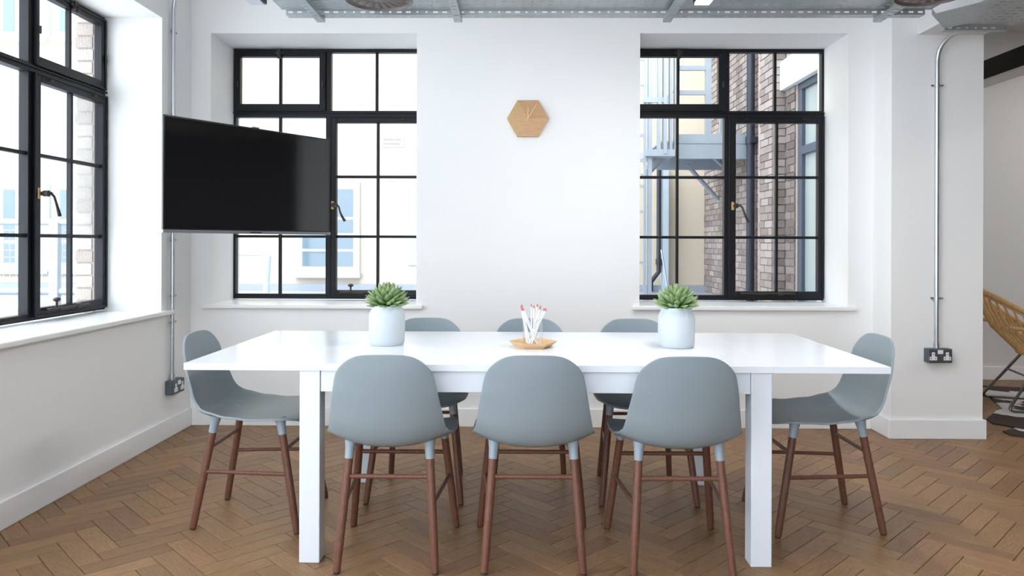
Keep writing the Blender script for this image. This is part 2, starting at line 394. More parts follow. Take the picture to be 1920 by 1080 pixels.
def handle(parent, x, y, z):
    h = box('handle', M['brass'], parent, x-.012, x+.006, y-.006, y+.004, z-.028, z+.028, .002)
    MB().lathe([(.0, -.03), (.013, -.03), (.016, -.02), (.011, -.012), (.011, .0), (.017, .006), (.017, .03)], 14).build('handle_boss', M['bronze'], h, True)
    b = bpy.data.objects[h.children[0].name]; b.rotation_euler = (R(90), 0, 0); b.location = (x+.012, y-.012, z)
    pts = [(x+.01, y-.035, z), (x+.035, y-.038, z+.004), (x+.052, y-.045, z-.014), (x+.062, y-.05, z-.05), (x+.078, y-.05, z-.085), (x+.095, y-.046, z-.112)]
    MB().tube(pts, [.009, .008, .006, .0065, .0085, .010], 10).build('handle_lever', M['bronze'], h, True)
    return h

def make_window(name, loc, rz, label, swap=False, knob=True, zs=1.0, extra=0):
    """steel window 1.352 x 1.75: two columns, top lights and tall lower lights; room side is -y"""
    W, H = 1.352, 1.75
    f = MB(); frame_rect(f, -extra, W, 0, H, .022, .022, .022, .022, -.02, .03)
    root = f.build(name, M['steelblack'], bevel=.003); root.location = loc; root.rotation_euler = (0, 0, rz); root.scale = (1, 1, zs)
    tag(root, label, None, kind='structure')
    box('mullion', M['steelblack'], root, .655, .690, -.022, .03, .022, H-.022, .003)
    tr = MB().box(.022, W-.022, -.026, .03, 1.272, 1.318).box(.0, W, -.034, -.026, 1.296, 1.306)
    tr.build('transom', M['steelblack'], root, bevel=.003)
    if extra:
        box('mullion', M['steelblack'], root, -.016, .022, -.022, .03, .022, H-.022, .003)
        box('transom', M['steelblack'], root, -extra+.022, -.016, -.026, .03, 1.272, 1.318, .003)
        pane_grid(root, -extra+.022, -.016, 1.318, H-.022, [-extra/2], [], .0)
        pane_grid(root, -extra+.022, -.016, .022, 1.272, [-extra/2], [.437, .856], .0)
    def hung(x0, x1):
        z0, z1 = 1.318, H-.022
        m_ = MB(); frame_rect(m_, x0, x1, z0, z1, .034, .044, .046, .034, -.034, .012)
        frame_rect(m_, x0, x1, z0-.006, z1+.004, .014, .014, .014, .014, -.040, -.034)
        s = m_.build('top_hung_light', M['steelblack'], root, bevel=.003)
        cx = (x0+x1)/2-.005
        pane_grid(s, x0+.034, x1-.044, z0+.046, z1-.034, [cx], [], -.008)
        l = MB().box(cx-.012, cx+.012, -.055, -.034, z1-.05, z1+.012).tube([(cx, -.05, z1-.005), (cx+.012, -.062, z1-.02), (cx+.004, -.062, z1-.05)], .006, 8)
        l.box(cx-.03, cx+.03, -.046, -.036, z1-.018, z1-.002)
        l.build('latch', M['bronze'], s, bevel=.002)
        for x in (x0+.02, x1-.016): MB().tube([(x, -.045, z0+.16), (x, -.045, z0+.20)], .006, 8).build('pivot', M['bronze'], s, True)
    def fixed_top(x0, x1):
        pane_grid(root, x0, x1, 1.318, H-.022, [(x0+x1)/2], [], .0)
    if not swap: hung(.022, .655); fixed_top(.690, W-.022)
    else: hung(.690, W-.022); fixed_top(.022, .655)
    zb = [.437, .856]
    pane_grid(root, .022, .655, .034, 1.272, [.331], zb, .0)
    box('bottom_rail', M['steelblack'], root, .022, .655, -.02, .03, .022, .034)
    c = MB(); frame_rect(c, .690, W-.022, .022, 1.272, .042, .028, .040, .040, -.036, .012)
    frame_rect(c, .682, W-.010, .014, 1.278, .014, .014, .014, .012, -.042, -.036)
    cs = c.build('casement', M['steelblack'], root, bevel=.003)
    pane_grid(cs, .732, W-.050, .062, 1.232, [1.021], zb, -.008)
    handle(cs, .712, -.040, .655)
    st = MB().box(.76, 1.14, -.056, -.044, .044, .056).box(.86, .93, -.06, -.042, .040, .05).box(1.02, 1.06, -.06, -.042, .038, .062)
    s = st.build('stay', M['bronze'], cs, bevel=.002)
    if knob: MB().lathe([(.0, .0), (.008, .0), (.006, .014), (.006, .03), (.018, .036), (.02, .044), (.012, .052), (0, .054)], 14, (.84, -.052, .056)).build('stay_knob', M['bronze'], s, True)
    for x in (.80, 1.20): MB().tube([(x-.012, -.046, 1.256), (x+.012, -.046, 1.256)], .006, 8).build('hinge_screw', M['bronze'], cs, True)
    return root

make_window('window_1', (-2.50, 3.056, .785), R(90), 'black steel window in the left wall with bronze handle', swap=True, zs=.992, extra=.655)
make_window('window_2', (-2.018, 5.205, .792), 0, 'black steel window behind the television, left of the clock', zs=1.0)
make_window('window_3', (.766, 5.205, .794), 0, 'black steel window right of the clock looking onto brickwork', knob=False, zs=1.0)
# sills
def sill(name, boxes, label):
    mb = MB()
    for b in boxes: mb.box(*b)
    return tag(mb.build(name, M['trim'], bevel=.006), label, None, kind='structure')
for i, (a, b) in enumerate(RECB):
    sill('trim_%d' % (i+2), [(a-.045, b+.045, WY-.035, WY, SILLZ-.026, SILLZ), (a, b, WY, 5.22, SILLZ-.026, SILLZ)],
         'white window sill under the window %s of the clock' % ('left', 'right')[i])
sill('trim_4', [(WX, WX+.035, RECL[0]-.1, RECL[1]+.1, SILLZ-.036, SILLZ-.01), (-2.53, WX, RECL[0], RECL[1], SILLZ-.036, SILLZ-.01)], 'white window sill along the left wall')
# brick outer reveal of the left window
rb = MB().box(-.05, .05, -.03, .03, -.0325, .0325).mesh('brick', M['brickpale'])
for i in range(24):
    o = bpy.data.objects.new('brick', rb); col.objects.link(o); o.parent = wl
    o.location = (-2.60 + (0 if i % 2 else .005), 4.417, .80 + i*.075)

box('outer_reveal_mortar', M['mortar'], wl, -2.64, -2.535, 4.392, 4.45, .77, 2.60)

# ================================================================== TABLE
TX0, TX1, TY0, TY1, TZ = -1.242, 1.358, 2.728, 3.745, .74
tb = tag(empty('dining_table', (.058, 3.236, 0), R(-.25)), 'long white rectangular table with square legs and end leaves', 'table')
hx, hy = 1.30, .508; lx = .872
box('tabletop', M['table'], tb, -lx, lx, -hy, hy, .715, .74, .0008)
for s in (-1, 1):
    x0, x1 = sorted((s*(lx+.0003), s*hx))
    box('extension_leaf', M['table'], tb, x0, x1, -hy, hy, .715, .74, .0008)
for s in (-1, 1):
    box('apron', M['tableleg'], tb, -lx+.078, lx-.078, *sorted((s*(hy-.014), s*(hy-.034))), .635, .715, .002)
    box('apron', M['tableleg'], tb, *sorted((s*(lx-.012), s*(lx-.032))), -hy+.09, hy-.09, .635, .715, .002)
    for q in (-1, 1):
        box('leg', M['tableleg'], tb, *sorted((s*lx, s*(lx-.076))), *sorted((q*(hy-.01), q*(hy-.086))), 0, .715, .003)

# ================================================================== CHAIRS
def catmull(P, n):
    P = [Vector(p) for p in P]; out = []
    Q = [2*P[0]-P[1]] + P + [2*P[-1]-P[-2]]
    for i in range(1, len(Q)-2):
        for k in range(n):
            t = k/n; a, b, c, d = Q[i-1], Q[i], Q[i+1], Q[i+2]
            out.append(.5*((2*b) + (c-a)*t + (2*a-5*b+4*c-d)*t*t + (3*b-a-3*c+d)*t**3))
    out.append(P[-1]); return out

def lerp_tab(tab, x):
    for (a, va), (b, vb) in zip(tab, tab[1:]):
        if x <= b: return va + (vb-va)*max(0, (x-a)/(b-a))
    return tab[-1][1]

def interp(tab, x):
    for (a, va), (b, vb) in zip(tab, tab[1:]):
        if x <= b:
            q = 0 if b == a else max(0, (x-a)/(b-a)); q = q*q*(3-2*q); return va + (vb-va)*q
    return tab[-1][1]

def chair_shell():
    prof = catmull([(0, -.292, .797), (0, -.288, .72), (0, -.274, .62), (0, -.256, .535), (0, -.222, .472), (0, -.165, .450), (0, -.08, .445), (0, .03, .448), (0, .12, .455), (0, .185, .458), (0, .232, .447)], 24)
    L = [0]
    for a, b in zip(prof, prof[1:]): L.append(L[-1] + (b-a).length)
    tot = L[-1]
    def pos(d):
        d = min(max(d, 0), tot)
        for i in range(len(L)-1):
            if d <= L[i+1]:
                q = (d-L[i])/(L[i+1]-L[i]); return prof[i].lerp(prof[i+1], q), (prof[i+1]-prof[i]).normalized()
    rows = [.0, .003, .008, .015, .024, .035, .048, .063, .08, .10]
    ds = rows + [.10 + (tot-.20)*k/30 for k in range(1, 30)] + [tot-r for r in reversed(rows)]
    wt = [(0, .168), (.08, .174), (.2, .194), (.28, .206), (.34, .215), (.42, .225), (.55, .232), (.68, .230), (tot, .218)]
    ct = [(0, .022), (.12, .032), (.25, .050), (.34, .060), (.42, .050), (.50, .034), (.62, .020), (tot, .010)]
    m = 26; V = []; F = []
    for d in ds:
        c, t = pos(d); n = Vector((0, -t.z, t.y)); n = -n if n.y + n.z < 0 else n
        Wd = lerp_tab(wt, d)
        ww = Wd
        if d < .10: ww = Wd - .098*(1 - math.sqrt(max(0, 1-(max(0, .088-d)/.088)**2)))
        e = tot-d
        if e < .10: ww = Wd - .11*(1 - math.sqrt(max(0, 1-((.10-e)/.10)**2)))
        for k in range(m+1):
            q = -1 + 2*k/m; x = q*ww; r = x/Wd
            off = interp(ct, d)*(abs(r)**2.2)
            crown = .012*r*r*max(0, 1-d/.12)
            V.append(c + n*off + t*crown + Vector((x, 0, 0)))
    for i in range(len(ds)-1):
        for k in range(m): F.append((i*(m+1)+k, i*(m+1)+k+1, (i+1)*(m+1)+k+1, (i+1)*(m+1)+k))
    me = bpy.data.meshes.new('shell'); me.from_pydata([tuple(v) for v in V], [], F)
    bm = bmesh.new(); bm.from_mesh(me)
    bm.normal_update()
    up = sum((f.normal.z for f in bm.faces if f.calc_center_median().z < .48))
    if up < 0: bmesh.ops.reverse_faces(bm, faces=bm.faces)
    bm.to_mesh(me); bm.free()
    for p in me.polygons: p.use_smooth = True
    me.materials.append(M['shell'])
    o = bpy.data.objects.new('shell', me); col.objects.link(o)
    s = o.modifiers.new('thick', 'SOLIDIFY'); s.thickness = .009; s.offset = -1
    b = o.modifiers.new('bevel', 'BEVEL'); b.width = .003; b.segments = 2; b.limit_method = 'ANGLE'; b.angle_limit = R(50)
    return o

def make_chair():
    root = empty('dining_chair')
    chair_shell().parent = root
    feet = {}
    for s in (-1, 1):
        for rear in (True, False):
            ft = Vector((s*.178, -.225, 0)) if rear else Vector((s*.216, .222, 0))
            tp = Vector((s*.1445, -.142, .464)) if rear else Vector((s*.166, .134, .464))
            feet[(s, rear)] = (ft, tp)
            z = lambda h: ft.lerp(tp, h/tp.z)
            MB().tube([z(.395), z(.43), z(.452), tp], [.0165, .0178, .0215, .023], 20).build('ferrule', M['ferrule'], root, True)
            leg = MB().tube([z(.006), z(.012), z(.2), z(.395)], [.0125, .0142, .0155, .0155], 20).build('leg', M['walnut'], root, True)
            MB().tube([z(0), z(.007)], .0118, 14).build('foot_cap', M['rubber'], leg, True)
    def at_h(s, r, h): a, b = feet[(s, r)]; return a.lerp(b, h/b.z)
    for r in (True, False):
        MB().tube([at_h(-1, r, .332), at_h(1, r, .332)], .0085, 14).build('stretcher', M['walnut'], root, True)
    for s in (-1, 1):
        MB().tube([at_h(s, True, .235), at_h(s, False, .235)], .0085, 14).build('stretcher', M['walnut'], root, True)
    return root

proto = make_chair()
CH = [((-.478, 2.880), 0, 'grey shell chair seen from behind at the near side, leftmost of that row'),
      ((.052, 2.886), 0, 'grey shell chair seen from behind at the middle of the near side'),
      ((.584, 2.876), R(.4), 'grey shell chair seen from behind at the near side, rightmost of that row'),
      ((-1.125, 3.232), R(-90.5), 'grey shell chair at the left end of the table, below the television'),
      ((1.265, 3.228), R(90.5), 'grey shell chair at the right end of the table, beside the pier'),
      ((-.480, 3.578), R(180), 'grey shell chair across the table, partly behind the left plant pot'),
      ((.050, 3.572), R(180), 'grey shell chair across the table, directly behind the pencil glass'),
      ((.588, 3.574), R(180), 'grey shell chair across the table, partly behind the right plant pot')]
for i, ((x, y), rz, lab) in enumerate(CH):
    o = proto if i == 0 else copy_tree(proto)
    o.location = (x, y, 0); o.rotation_euler = (0, 0, rz)
    tag(o, lab, 'chair', 'grey shell chairs around the table')

# ================================================================== THINGS ON THE TABLE
def leaf_mesh():
    rows = [(0, .008, .004), (.012, .0105, .006), (.03, .0135, .007), (.045, .0135, .0065), (.058, .0095, .005), (.068, .0045, .003), (.076, .0004, .0004)]
    V = []; F = []; n = 10
    for x, wd, th in rows:
        for k in range(n):
            q = 2*math.pi*k/n; yy = wd*math.cos(q); zz = th*math.sin(q)
            V.append((x, yy, zz*(1 if zz < 0 else .55) + .12*x*x/.076 + .9*yy*yy/.02*.15))
    for i in range(len(rows)-1):
        for k in range(n): F.append((i*n+k, i*n+(k+1) % n, (i+1)*n+(k+1) % n, (i+1)*n+k))
    mb = MB(); mb.add(V, F + [tuple(range(n))]); return mb.mesh('leaf', M['leaf'], True)
LEAF = leaf_mesh()
def succulent(loc, seed, label):
    rnd = random.Random(seed)
    root = tag(empty('potted_succulent', loc), label, 'potted plant', 'succulents in white pots')
    pr = [(0.0, 0.0), (.070, 0.0), (.0735, .004), (.0775, .02), (.079, .07), (.079, .125), (.0765, .140), (.070, .152), (.066, .160), (.0655, .170), (.064, .1725), (.061, .1715), (.060, .165), (.060, .135), (0.0, .135)]
    MB().lathe(pr, 56).build('pot', M['pot'], root, True, auto=60)
    MB().lathe([(0, .158), (.02, .162), (.045, .159), (.0595, .155), (.0595, .140), (0, .140)], 28).build('soil', M['soil'], root, True)
    N = 92
    for i in range(N):
        t = i/(N-1); az = i*2.39996 + rnd.uniform(-.1, .1)
        el = R(88 - 92*t**.75 + rnd.uniform(-5, 5)); s = .78 + .36*math.sin(math.pi*min(1, .25 + .6*t)) + rnd.uniform(-.06, .06)
        r0 = .004 + .026*t
        o = bpy.data.objects.new('leaf', LEAF); col.objects.link(o); o.parent = root
        z0 = .197 - .024*t
        o.matrix_local = Matrix.Translation((r0*math.cos(az), r0*math.sin(az), z0)) @ Matrix.Rotation(az, 4, 'Z') @ Matrix.Rotation(-el, 4, 'Y') @ Matrix.Diagonal((s*.98, s*.92, s, 1))
    MB().lathe([(.02, .15), (.026, .17), (.02, .195), (0, .2)], 16).build('stem', M['soil'], root, True)
    return root
succulent((-.585, 3.262, TZ), 3, 'green succulent in a white ceramic pot, left of the pencil glass')
succulent((.680, 3.228, TZ), 9, 'green succulent in a white ceramic pot, right of the pencil glass')

# hexagonal tray
TC = Vector((.058, 3.205, TZ))
tr = tag(empty('hexagonal_tray', TC, R(2)), 'small pale wooden hexagonal tray holding the pencil glass', 'tray')
def hexring(r, z): return [(r*math.cos(R(60*k))*1.0, r*math.sin(R(60*k)), z) for k in range(6)]
mb = MB(); hp = hexring(.074, 0)
mb.prism([(x, y) for x, y, z in hp], 0, .005); mb.build('tray_base', M['traywood'], tr)
for k in range(6):
    a0, a1 = hexring(.074, .0)[k], hexring(.074, .0)[(k+1) % 6]; b0, b1 = hexring(.106, .026)[k], hexring(.106, .026)[(k+1) % 6]
    c0, c1 = hexring(.070, .005)[k], hexring(.070, .005)[(k+1) % 6]; d0, d1 = hexring(.101, .026)[k], hexring(.101, .026)[(k+1) % 6]
    MB().add([a0, a1, b1, b0, c0, c1, d1, d0], [(0, 1, 2, 3), (4, 7, 6, 5), (3, 2, 6, 7), (0, 4, 5, 1), (0, 3, 7, 4), (1, 5, 6, 2)]).build('tray_side', M['traywood'], tr)
gl = MB().lathe([(0, 0), (.041, 0), (.0435, .004), (.0445, .102), (.0435, .103), (.0425, .102), (.0415, .008), (0, .007)], 48).build('drinking_glass', M['tumbler'], None, True, auto=60)
gl.location = TC + Vector((-.002, 0, .006)); tag(gl, 'clear glass tumbler full of pencils on the wooden tray', 'glass')
rp = random.Random(5)
PL = .165
body = MB().lathe([(.0036, 0), (.0036, .155)], 6).mesh('pencil', M['pencil'])
tipm = MB().lathe([(.0038, .155), (.0038, .163), (.0030, .166), (.0012, PL+.003)], 6).mesh('pencil_tip', M['pencilred'])
endm = MB().lathe([(.0034, -.002), (.0036, .0)], 6).mesh('pencil_end', M['graphite'])
spots = [(-.024, .0, -.058, .01), (-.018, .012, -.05, -.02), (-.012, -.018, -.046, .02), (-.02, -.012, -.062, .0), (.018, -.022, -.052, -.024), (.024, -.014, -.044, -.02), (-.004, .02, -.006, .03),
         (.006, -.008, .004, -.03), (.002, .018, .02, .03), (-.014, .022, .034, .02), (-.022, .004, .052, .0), (-.016, -.02, .06, -.012), (-.006, -.026, .058, .012), (.012, .02, .03, -.026)]
for (bx, by, tx, ty) in spots:
    b0 = TC + Vector((bx-.002, by, .0165)); k = .101/.155; 
    # where the pencil crosses the rim it must stay inside the tumbler
    px_, py_ = bx+(tx-bx)*.62, by+(ty-by)*.62; rr = math.hypot(px_, py_)
    if rr > .0385: f_ = .0385/rr; tx, ty = bx+(px_*f_-bx)/.62, by+(py_*f_-by)/.62
    d = Vector((tx-bx, ty-by, .155)).normalized()
    o = bpy.data.objects.new('pencil', body); col.objects.link(o); o.location = b0
    o.rotation_euler = d.to_track_quat('Z', 'Y').to_euler()
    lean = tx-bx
    tag(o, 'slim white pink-tipped pencil %s in the tumbler' % ('leaning left' if lean < -.02 else 'leaning right' if lean > .025 else 'standing nearly upright'), 'pencil', 'white pencils in the glass')
    for nm, me in (('pencil_tip', tipm), ('pencil_end', endm)):
        c = bpy.data.objects.new(nm, me); col.objects.link(c); c.parent = o

# ================================================================== ON THE WALLS
# hexagonal clock
ck = tag(empty('wall_clock', (.048, WY, 1.990)), 'hexagonal pale wooden wall clock with thin brass hands', 'clock')
def wedge(k):
    r = .1345
    a, b = [(r*math.cos(R(60*q)), r*math.sin(R(60*q))) for q in (k, k+1)]
    mb = MB(); mb.add([(0, -.034, 0), (a[0], -.028, a[1]), (b[0], -.028, b[1]), (0, 0, 0), (a[0], 0, a[1]), (b[0], 0, b[1])], [(0, 1, 2), (3, 5, 4), (1, 4, 5, 2), (0, 3, 4, 1), (0, 2, 5, 3)])
    o = mb.build('face_facet', M['clockwood'], ck)
for k in range(6): wedge(k)
def hand(name, L0, L1, ang, wd, y):
    d = Vector((math.sin(ang), 0, math.cos(ang))); p = Vector((math.cos(ang), 0, -math.sin(ang)))*wd
    a, b = d*L0, d*L1; yv = Vector((0, y, 0)); t = Vector((0, -.0015, 0))
    MB().add([a-p+yv, a+p+yv, b+p+yv, b-p+yv, a-p+yv+t, a+p+yv+t, b+p+yv+t, b-p+yv+t], [(0, 1, 2, 3), (7, 6, 5, 4), (0, 4, 5, 1), (1, 5, 6, 2), (2, 6, 7, 3), (3, 7, 4, 0)]).build(name, M['brass'], ck)
hand('minute_hand', -.022, .108, R(33), .0028, -.0385); hand('hour_hand', -.018, .072, R(1), .0028, -.0360)
MB().tube([(0, -.033, 0), (0, -.041, 0)], .005, 12).build('hub', M['brass'], ck, True)

# television on a swing arm
A, B = Vector((-1.694, 3.502)), Vector((-1.122, 4.357)); cen = (A+B)/2; dv = (B-A); tw = dv.length
tv = tag(empty('television', (cen.x, cen.y, 1.232), math.atan2(dv.y, dv.x)), 'wall-mounted flat black television swung out on an arm', 'television')
hw = tw/2; TH = .563
box('back_shell', M['bezel'], tv, -hw+.03, hw-.03, .012, .05, .05, TH-.06, .012)
box('bezel', M['bezel'], tv, -hw, hw, 0, .012, 0.016, TH, .002)
box('screen', M['screen'], tv, -hw+.008, hw-.008, -.0015, 0, .022, TH-.008)
ss = box('bottom_strip', M['silver'], tv, -hw-.004, hw+.004, -.006, .014, 0, .016, .003)
box('maker_badge', M['bezel'], ss, -.035, .035, -.0075, -.006, .005, .010)
box('sensor', M['silver'], tv, -.022, .022, -.004, .01, TH, TH+.006, .001)
inv = tv.matrix_basis.inverted()
wp = [(WX+.03, 4.62, 1.50), (-1.80, 4.56, 1.50), (cen.x-.09, cen.y+.07, 1.50)]
lp = [inv @ Vector(p) for p in wp]
MB().tube(lp, .018, 10).build('swing_arm', M['bezel'], tv)
mb = MB(); c_ = inv @ Vector((WX+.015, 4.62, 1.5)); rz_ = -math.atan2(dv.y, dv.x)
wpz = [(WX, 4.57, 1.38), (WX, 4.67, 1.38), (WX, 4.67, 1.62), (WX, 4.57, 1.62)]
f_ = [inv @ Vector(p) for p in wpz] + [inv @ (Vector(p)+Vector((.03, 0, 0))) for p in wpz]
mb.add(f_, [(0, 1, 2, 3), (4, 5, 6, 7), (0, 1, 5, 4), (1, 2, 6, 5), (2, 3, 7, 6), (3, 0, 4, 7)]); mb.build('wall_plate', M['bezel'], tv)
box('mount_bracket', M['bezel'], tv, -.12, .12, .05, .09, .16, .38, .004)

# sockets and conduit
def socket(loc, rz, label):
    s = tag(empty('power_socket', loc, rz), label, 'power socket')          # wall at y=0, room at -y
    box('back_box', M['socket'], s, -.073, .073, -.044, 0, -.043, .043, .006)
    pl = box('face_plate', M['socket'], s, -.073, .073, -.054, -.044, -.043, .043, .007)
    for x in (-.042, .042):
        f = MB().box(x-.009, x+.009, -.0555, -.053, -.004, .022).box(x-.022, x+.022, -.0555, -.053, -.026, -.004)
        f = f.build('socket_face', M['whiteplastic'], pl)
        for (dx, dz) in ((0, .01), (-.013, -.015), (.013, -.015)):
            box('pin_hole', M['blackhole'], s, x+dx-.002, x+dx+.002, -.0562, -.0553, dz-.0035, dz+.0035)
    box('switch', M['whiteplastic'], pl, -.016, .016, -.058, -.053, .012, .036, .002)
    return s
def conduit(label, pts, saddles, normal):
    c = tag(empty('conduit_pipe', pts[0]), label, 'conduit'); o = Vector(pts[0]); n = Vector(normal); side = Vector((0, 0, 1)).cross(n)
    MB().tube([Vector(p)-o for p in pts], .0125, 16).build('pipe', M['conduit'], c, True)
    MB().tube([Vector(pts[0])-o, Vector(pts[0])-o+Vector((0, 0, .035))], .016, 16).build('gland', M['conduit'], c, True)
    for z in saddles:
        p = Vector((pts[0][0], pts[0][1], z))-o
        s = MB().tube([p-Vector((0, 0, .008)), p+Vector((0, 0, .008))], .0155, 16)
        a, b = p-side*.032, p+side*.032
        s.tube([a-n*.006, b-n*.006], .0065, 8)
        s = s.build('saddle', M['conduit'], c, True)
        for q in (a, b): MB().tube([q+n*.0, q+n*.006], .005, 8).build('screw', M['silver'], s, True)
    return c
socket((2.542, PY, .513), 0, 'grey double power socket on the pier')
socket((WX, 4.525, .305), R(90), 'grey double power socket low on the left wall')
def bend(p0, p1, p2, n=8):
    p0, p1, p2 = Vector(p0), Vector(p1), Vector(p2)
    return [p0.lerp(p1, k/n).lerp(p1.lerp(p2, k/n), k/n) for k in range(n+1)]
cx, cy = 2.537, PY-.020
conduit('galvanised conduit pipe climbing the pier from its socket', [(cx, cy, .553), (cx, cy, 1.4), *bend((cx, cy, 2.30), (cx, cy, 2.43), (cx+.06, cy-.16, 2.452))], [.86, 2.155], (0, -1, 0))
cx, cy = WX+.022, 4.502
conduit('galvanised conduit pipe climbing the left wall near the corner', [(cx, cy, .345), (cx, cy, 1.4), *bend((cx, cy, 2.56), (cx, cy, 2.75), (cx+.12, cy-.05, 2.80)), (cx+.3, cy-.12, 2.83)], [.70, .86, 1.20, 1.96, 2.47], (1, 0, 0))

# ================================================================== CEILING SERVICES
def perf_plate(mb, ox, oy, nx, ny, px, py, put):
    """plate with real slots: per four columns two oblong slots and two round-ish holes"""
    for i in range(nx):
        sl_ = (.026 if i % 4 < 2 else .011)/2
        for j in range(ny):
            x0, x1, y0, y1 = ox+i*px, ox+(i+1)*px, oy+j*py, oy+(j+1)*py
            cx_, cy_ = (x0+x1)/2, (y0+y1)/2; xs = [x0, cx_-sl_, cx_+sl_, x1]; ys = [y0, cy_-.005, cy_+.005, y1]
            n = len(mb.v)
            for b in ys:
                for a in xs: mb.v.append(tuple(put(a, b)))
            for r in range(3):
                for c in range(3):
                    if r == 1 and c == 1: continue
                    mb.f.append((n+r*4+c, n+r*4+c+1, n+r*4+c+5, n+r*4+c+4))
def plate_obj(name, mb, parent, th=.0016):
    o = mb.build(name, M['galv'], parent)
    s = o.modifiers.new('thick', 'SOLIDIFY'); s.thickness = th; s.offset = 0
    return o
ZT = 2.446
ta = tag(empty('cable_tray', (-1.29, 3.45, ZT)), 'long perforated galvanised cable tray across the top of the picture', 'cable tray', 'cable trays')
mb = MB(); perf_plate(mb, 0, 0, 71, 11, .0491, .0491, lambda a, b: (a, b, 0)); plate_obj('tray_bed', mb, ta)
mb = MB(); mb.box(0, 3.486, .536, .541, -.003, .05); mb.build('side_lip', M['galv'], ta)
mb = MB(); mb.box(0, 3.486, -.004, .0, 0, .05); mb.build('side_lip', M['galv'], ta)
mb = MB(); perf_plate(mb, .02, 0, 70, 1, .0491, .028, lambda a, b: (a, .552, b-.026)); plate_obj('slotted_angle_web', mb, ta)
mb = MB(); perf_plate(mb, .02, 0, 70, 1, .0491, .056, lambda a, b: (a, .552+b, -.026)); plate_obj('slotted_angle_flange', mb, ta)
tb2 = tag(empty('cable_tray', (2.40, 2.0, ZT-.012)), 'perforated galvanised cable tray turning towards the viewer beside the pier', 'cable tray', 'cable trays')
mb = MB(); perf_plate(mb, 0, 0, 8, 46, .0485, .0489, lambda a, b: (a, b, 0)); plate_obj('tray_bed', mb, tb2)
for x in (-.003, .388): box('side_lip', M['galv'], tb2, x, x+.003, 0, 2.25, -.002, .018)
mb = MB(); perf_plate(mb, .02, 0, 7, 1, .0495, .024, lambda a, b: (a, 2.256, b-.024)); plate_obj('slotted_angle_web', mb, tb2)
mb = MB(); perf_plate(mb, .02, 0, 7, 1, .0495, .045, lambda a, b: (a, 2.256+b, -.024)); plate_obj('slotted_angle_flange', mb, tb2)
mb = MB(); perf_plate(mb, .388, 0, 30, 1, .0491, .05, lambda a, b: (a, 1.93, b-.04)); plate_obj('branch_side', mb, tb2)
mb = MB(); perf_plate(mb, .388, 0, 30, 6, .0491, .0491, lambda a, b: (a, 1.93-b, .0)); plate_obj('branch_bed', mb, tb2)
# corner gusset joining the two trays
P0, P1, P2, P3 = Vector((-.20, 1.995, -.016)), Vector((.02, 2.262, -.016)), Vector((.10, 2.12, -.016)), Vector((.0, 1.70, -.016))
mb = MB().add([P0, P1, P2, P3, P0+Vector((0, 0, .03)), P1+Vector((0, 0, .03))], [(0, 1, 2, 3), (0, 4, 5, 1)])
g_ = mb.build('corner_gusset', M['galv'], tb2); s_ = g_.modifiers.new('thick', 'SOLIDIFY'); s_.thickness = .002
# slotted struts under the tray
strut_labels = ['slotted steel strut at the left end of the cable tray', 'slotted steel strut just left of the clock, under the tray',
                'slotted steel strut above the right window, under the tray', 'slotted steel strut at the right end of the cable tray, by the pier']
for x, lab in zip((-1.098, -.343, .800, 1.945), strut_labels):
    s = tag(empty('support_strut', (x, 2.6, 2.400)), lab, 'strut', 'struts under the cable tray')
    mb = MB(); perf_plate(mb, -.0205, 0, 1, 29, .041, .0508, lambda a, b: (a, b, 0))
    plate_obj('strut_face', mb, s)
    for q in (-1, 1):
        mb = MB(); mb.box(q*.0205-.0012, q*.0205+.0012, 0, 1.473, 0, .0185); mb.build('strut_side', M['galv'], s)
# round swirl diffusers
for (x, y, lab) in ((-.692, 3.60, 'round grey air diffuser with curled vanes above the left window'), (1.886, 3.42, 'round brown-grey air diffuser near the pier')):
    d = tag(empty('air_diffuser', (x, y, 2.362 if x < 0 else 2.328)), lab, 'air diffuser', 'round air diffusers')
    MB().lathe([(.150, .012), (.158, 0), (.166, .004), (.168, .02), (.160, .07), (.150, .07), (.148, .02)], 48).build('rim', M['darkduct'], d, True)
    MB().lathe([(0, .06), (.149, .06), (.149, .068), (0, .068)], 40).build('back_plate', M['blackhole'], d)
    MB().lathe([(0, .006), (.03, .008), (.045, .02), (.04, .06)], 24).build('hub', M['darkduct'], d, True)
    vm = MB().tube([(.035, 0, .03), (.07, .018, .022), (.105, .024, .018), (.146, .010, .03)], [.012, .017, .020, .016], 10).mesh('vane', M['darkduct'], True)
    for k in range(16):
        o = bpy.data.objects.new('vane', vm); col.objects.link(o); o.parent = d; o.rotation_euler = (0, 0, k*math.pi/8)
# linear lights
for (x, y0, y1, lens, lab) in ((.898, 2.35, 3.70, 'ledlens', 'lit slim linear ceiling light over the right half of the table'), (-1.312, 2.35, 3.70, 'offlens', 'unlit slim linear ceiling light near the left wall')):
    l = tag(empty('linear_light', (x, y0, 2.372)), lab, 'ceiling light', 'linear ceiling lights')
    L_ = y1-y0
    box('housing', M['housing'], l, -.042, .042, 0, L_, .006, .045, .002); box('diffuser', M[lens], l, -.034, .034, .01, L_-.01, 0, .006)
    for yy in (.3, L_-.36): MB().tube([(0, yy, .045), (0, yy, CZ-2.372)], .002, 6).build('hanger', M['silver'], l)

for y0 in (2.2, 4.3):  # fill lamps added out of view to lift the area beyond the pier
    l = tag(empty('linear_light', (4.9, y0, 2.985)), 'added unseen fill light over the cowhide rug%s' % (', the one nearer the viewer' if y0 < 3 else ', nearest the far wall'), 'ceiling light', 'linear ceiling lights')
    box('housing', M['housing'], l, -.042, .042, 0, 1.35, .006, .064, .002); box('diffuser', M['ledlens'], l, -.034, .034, .01, 1.34, 0, .006)

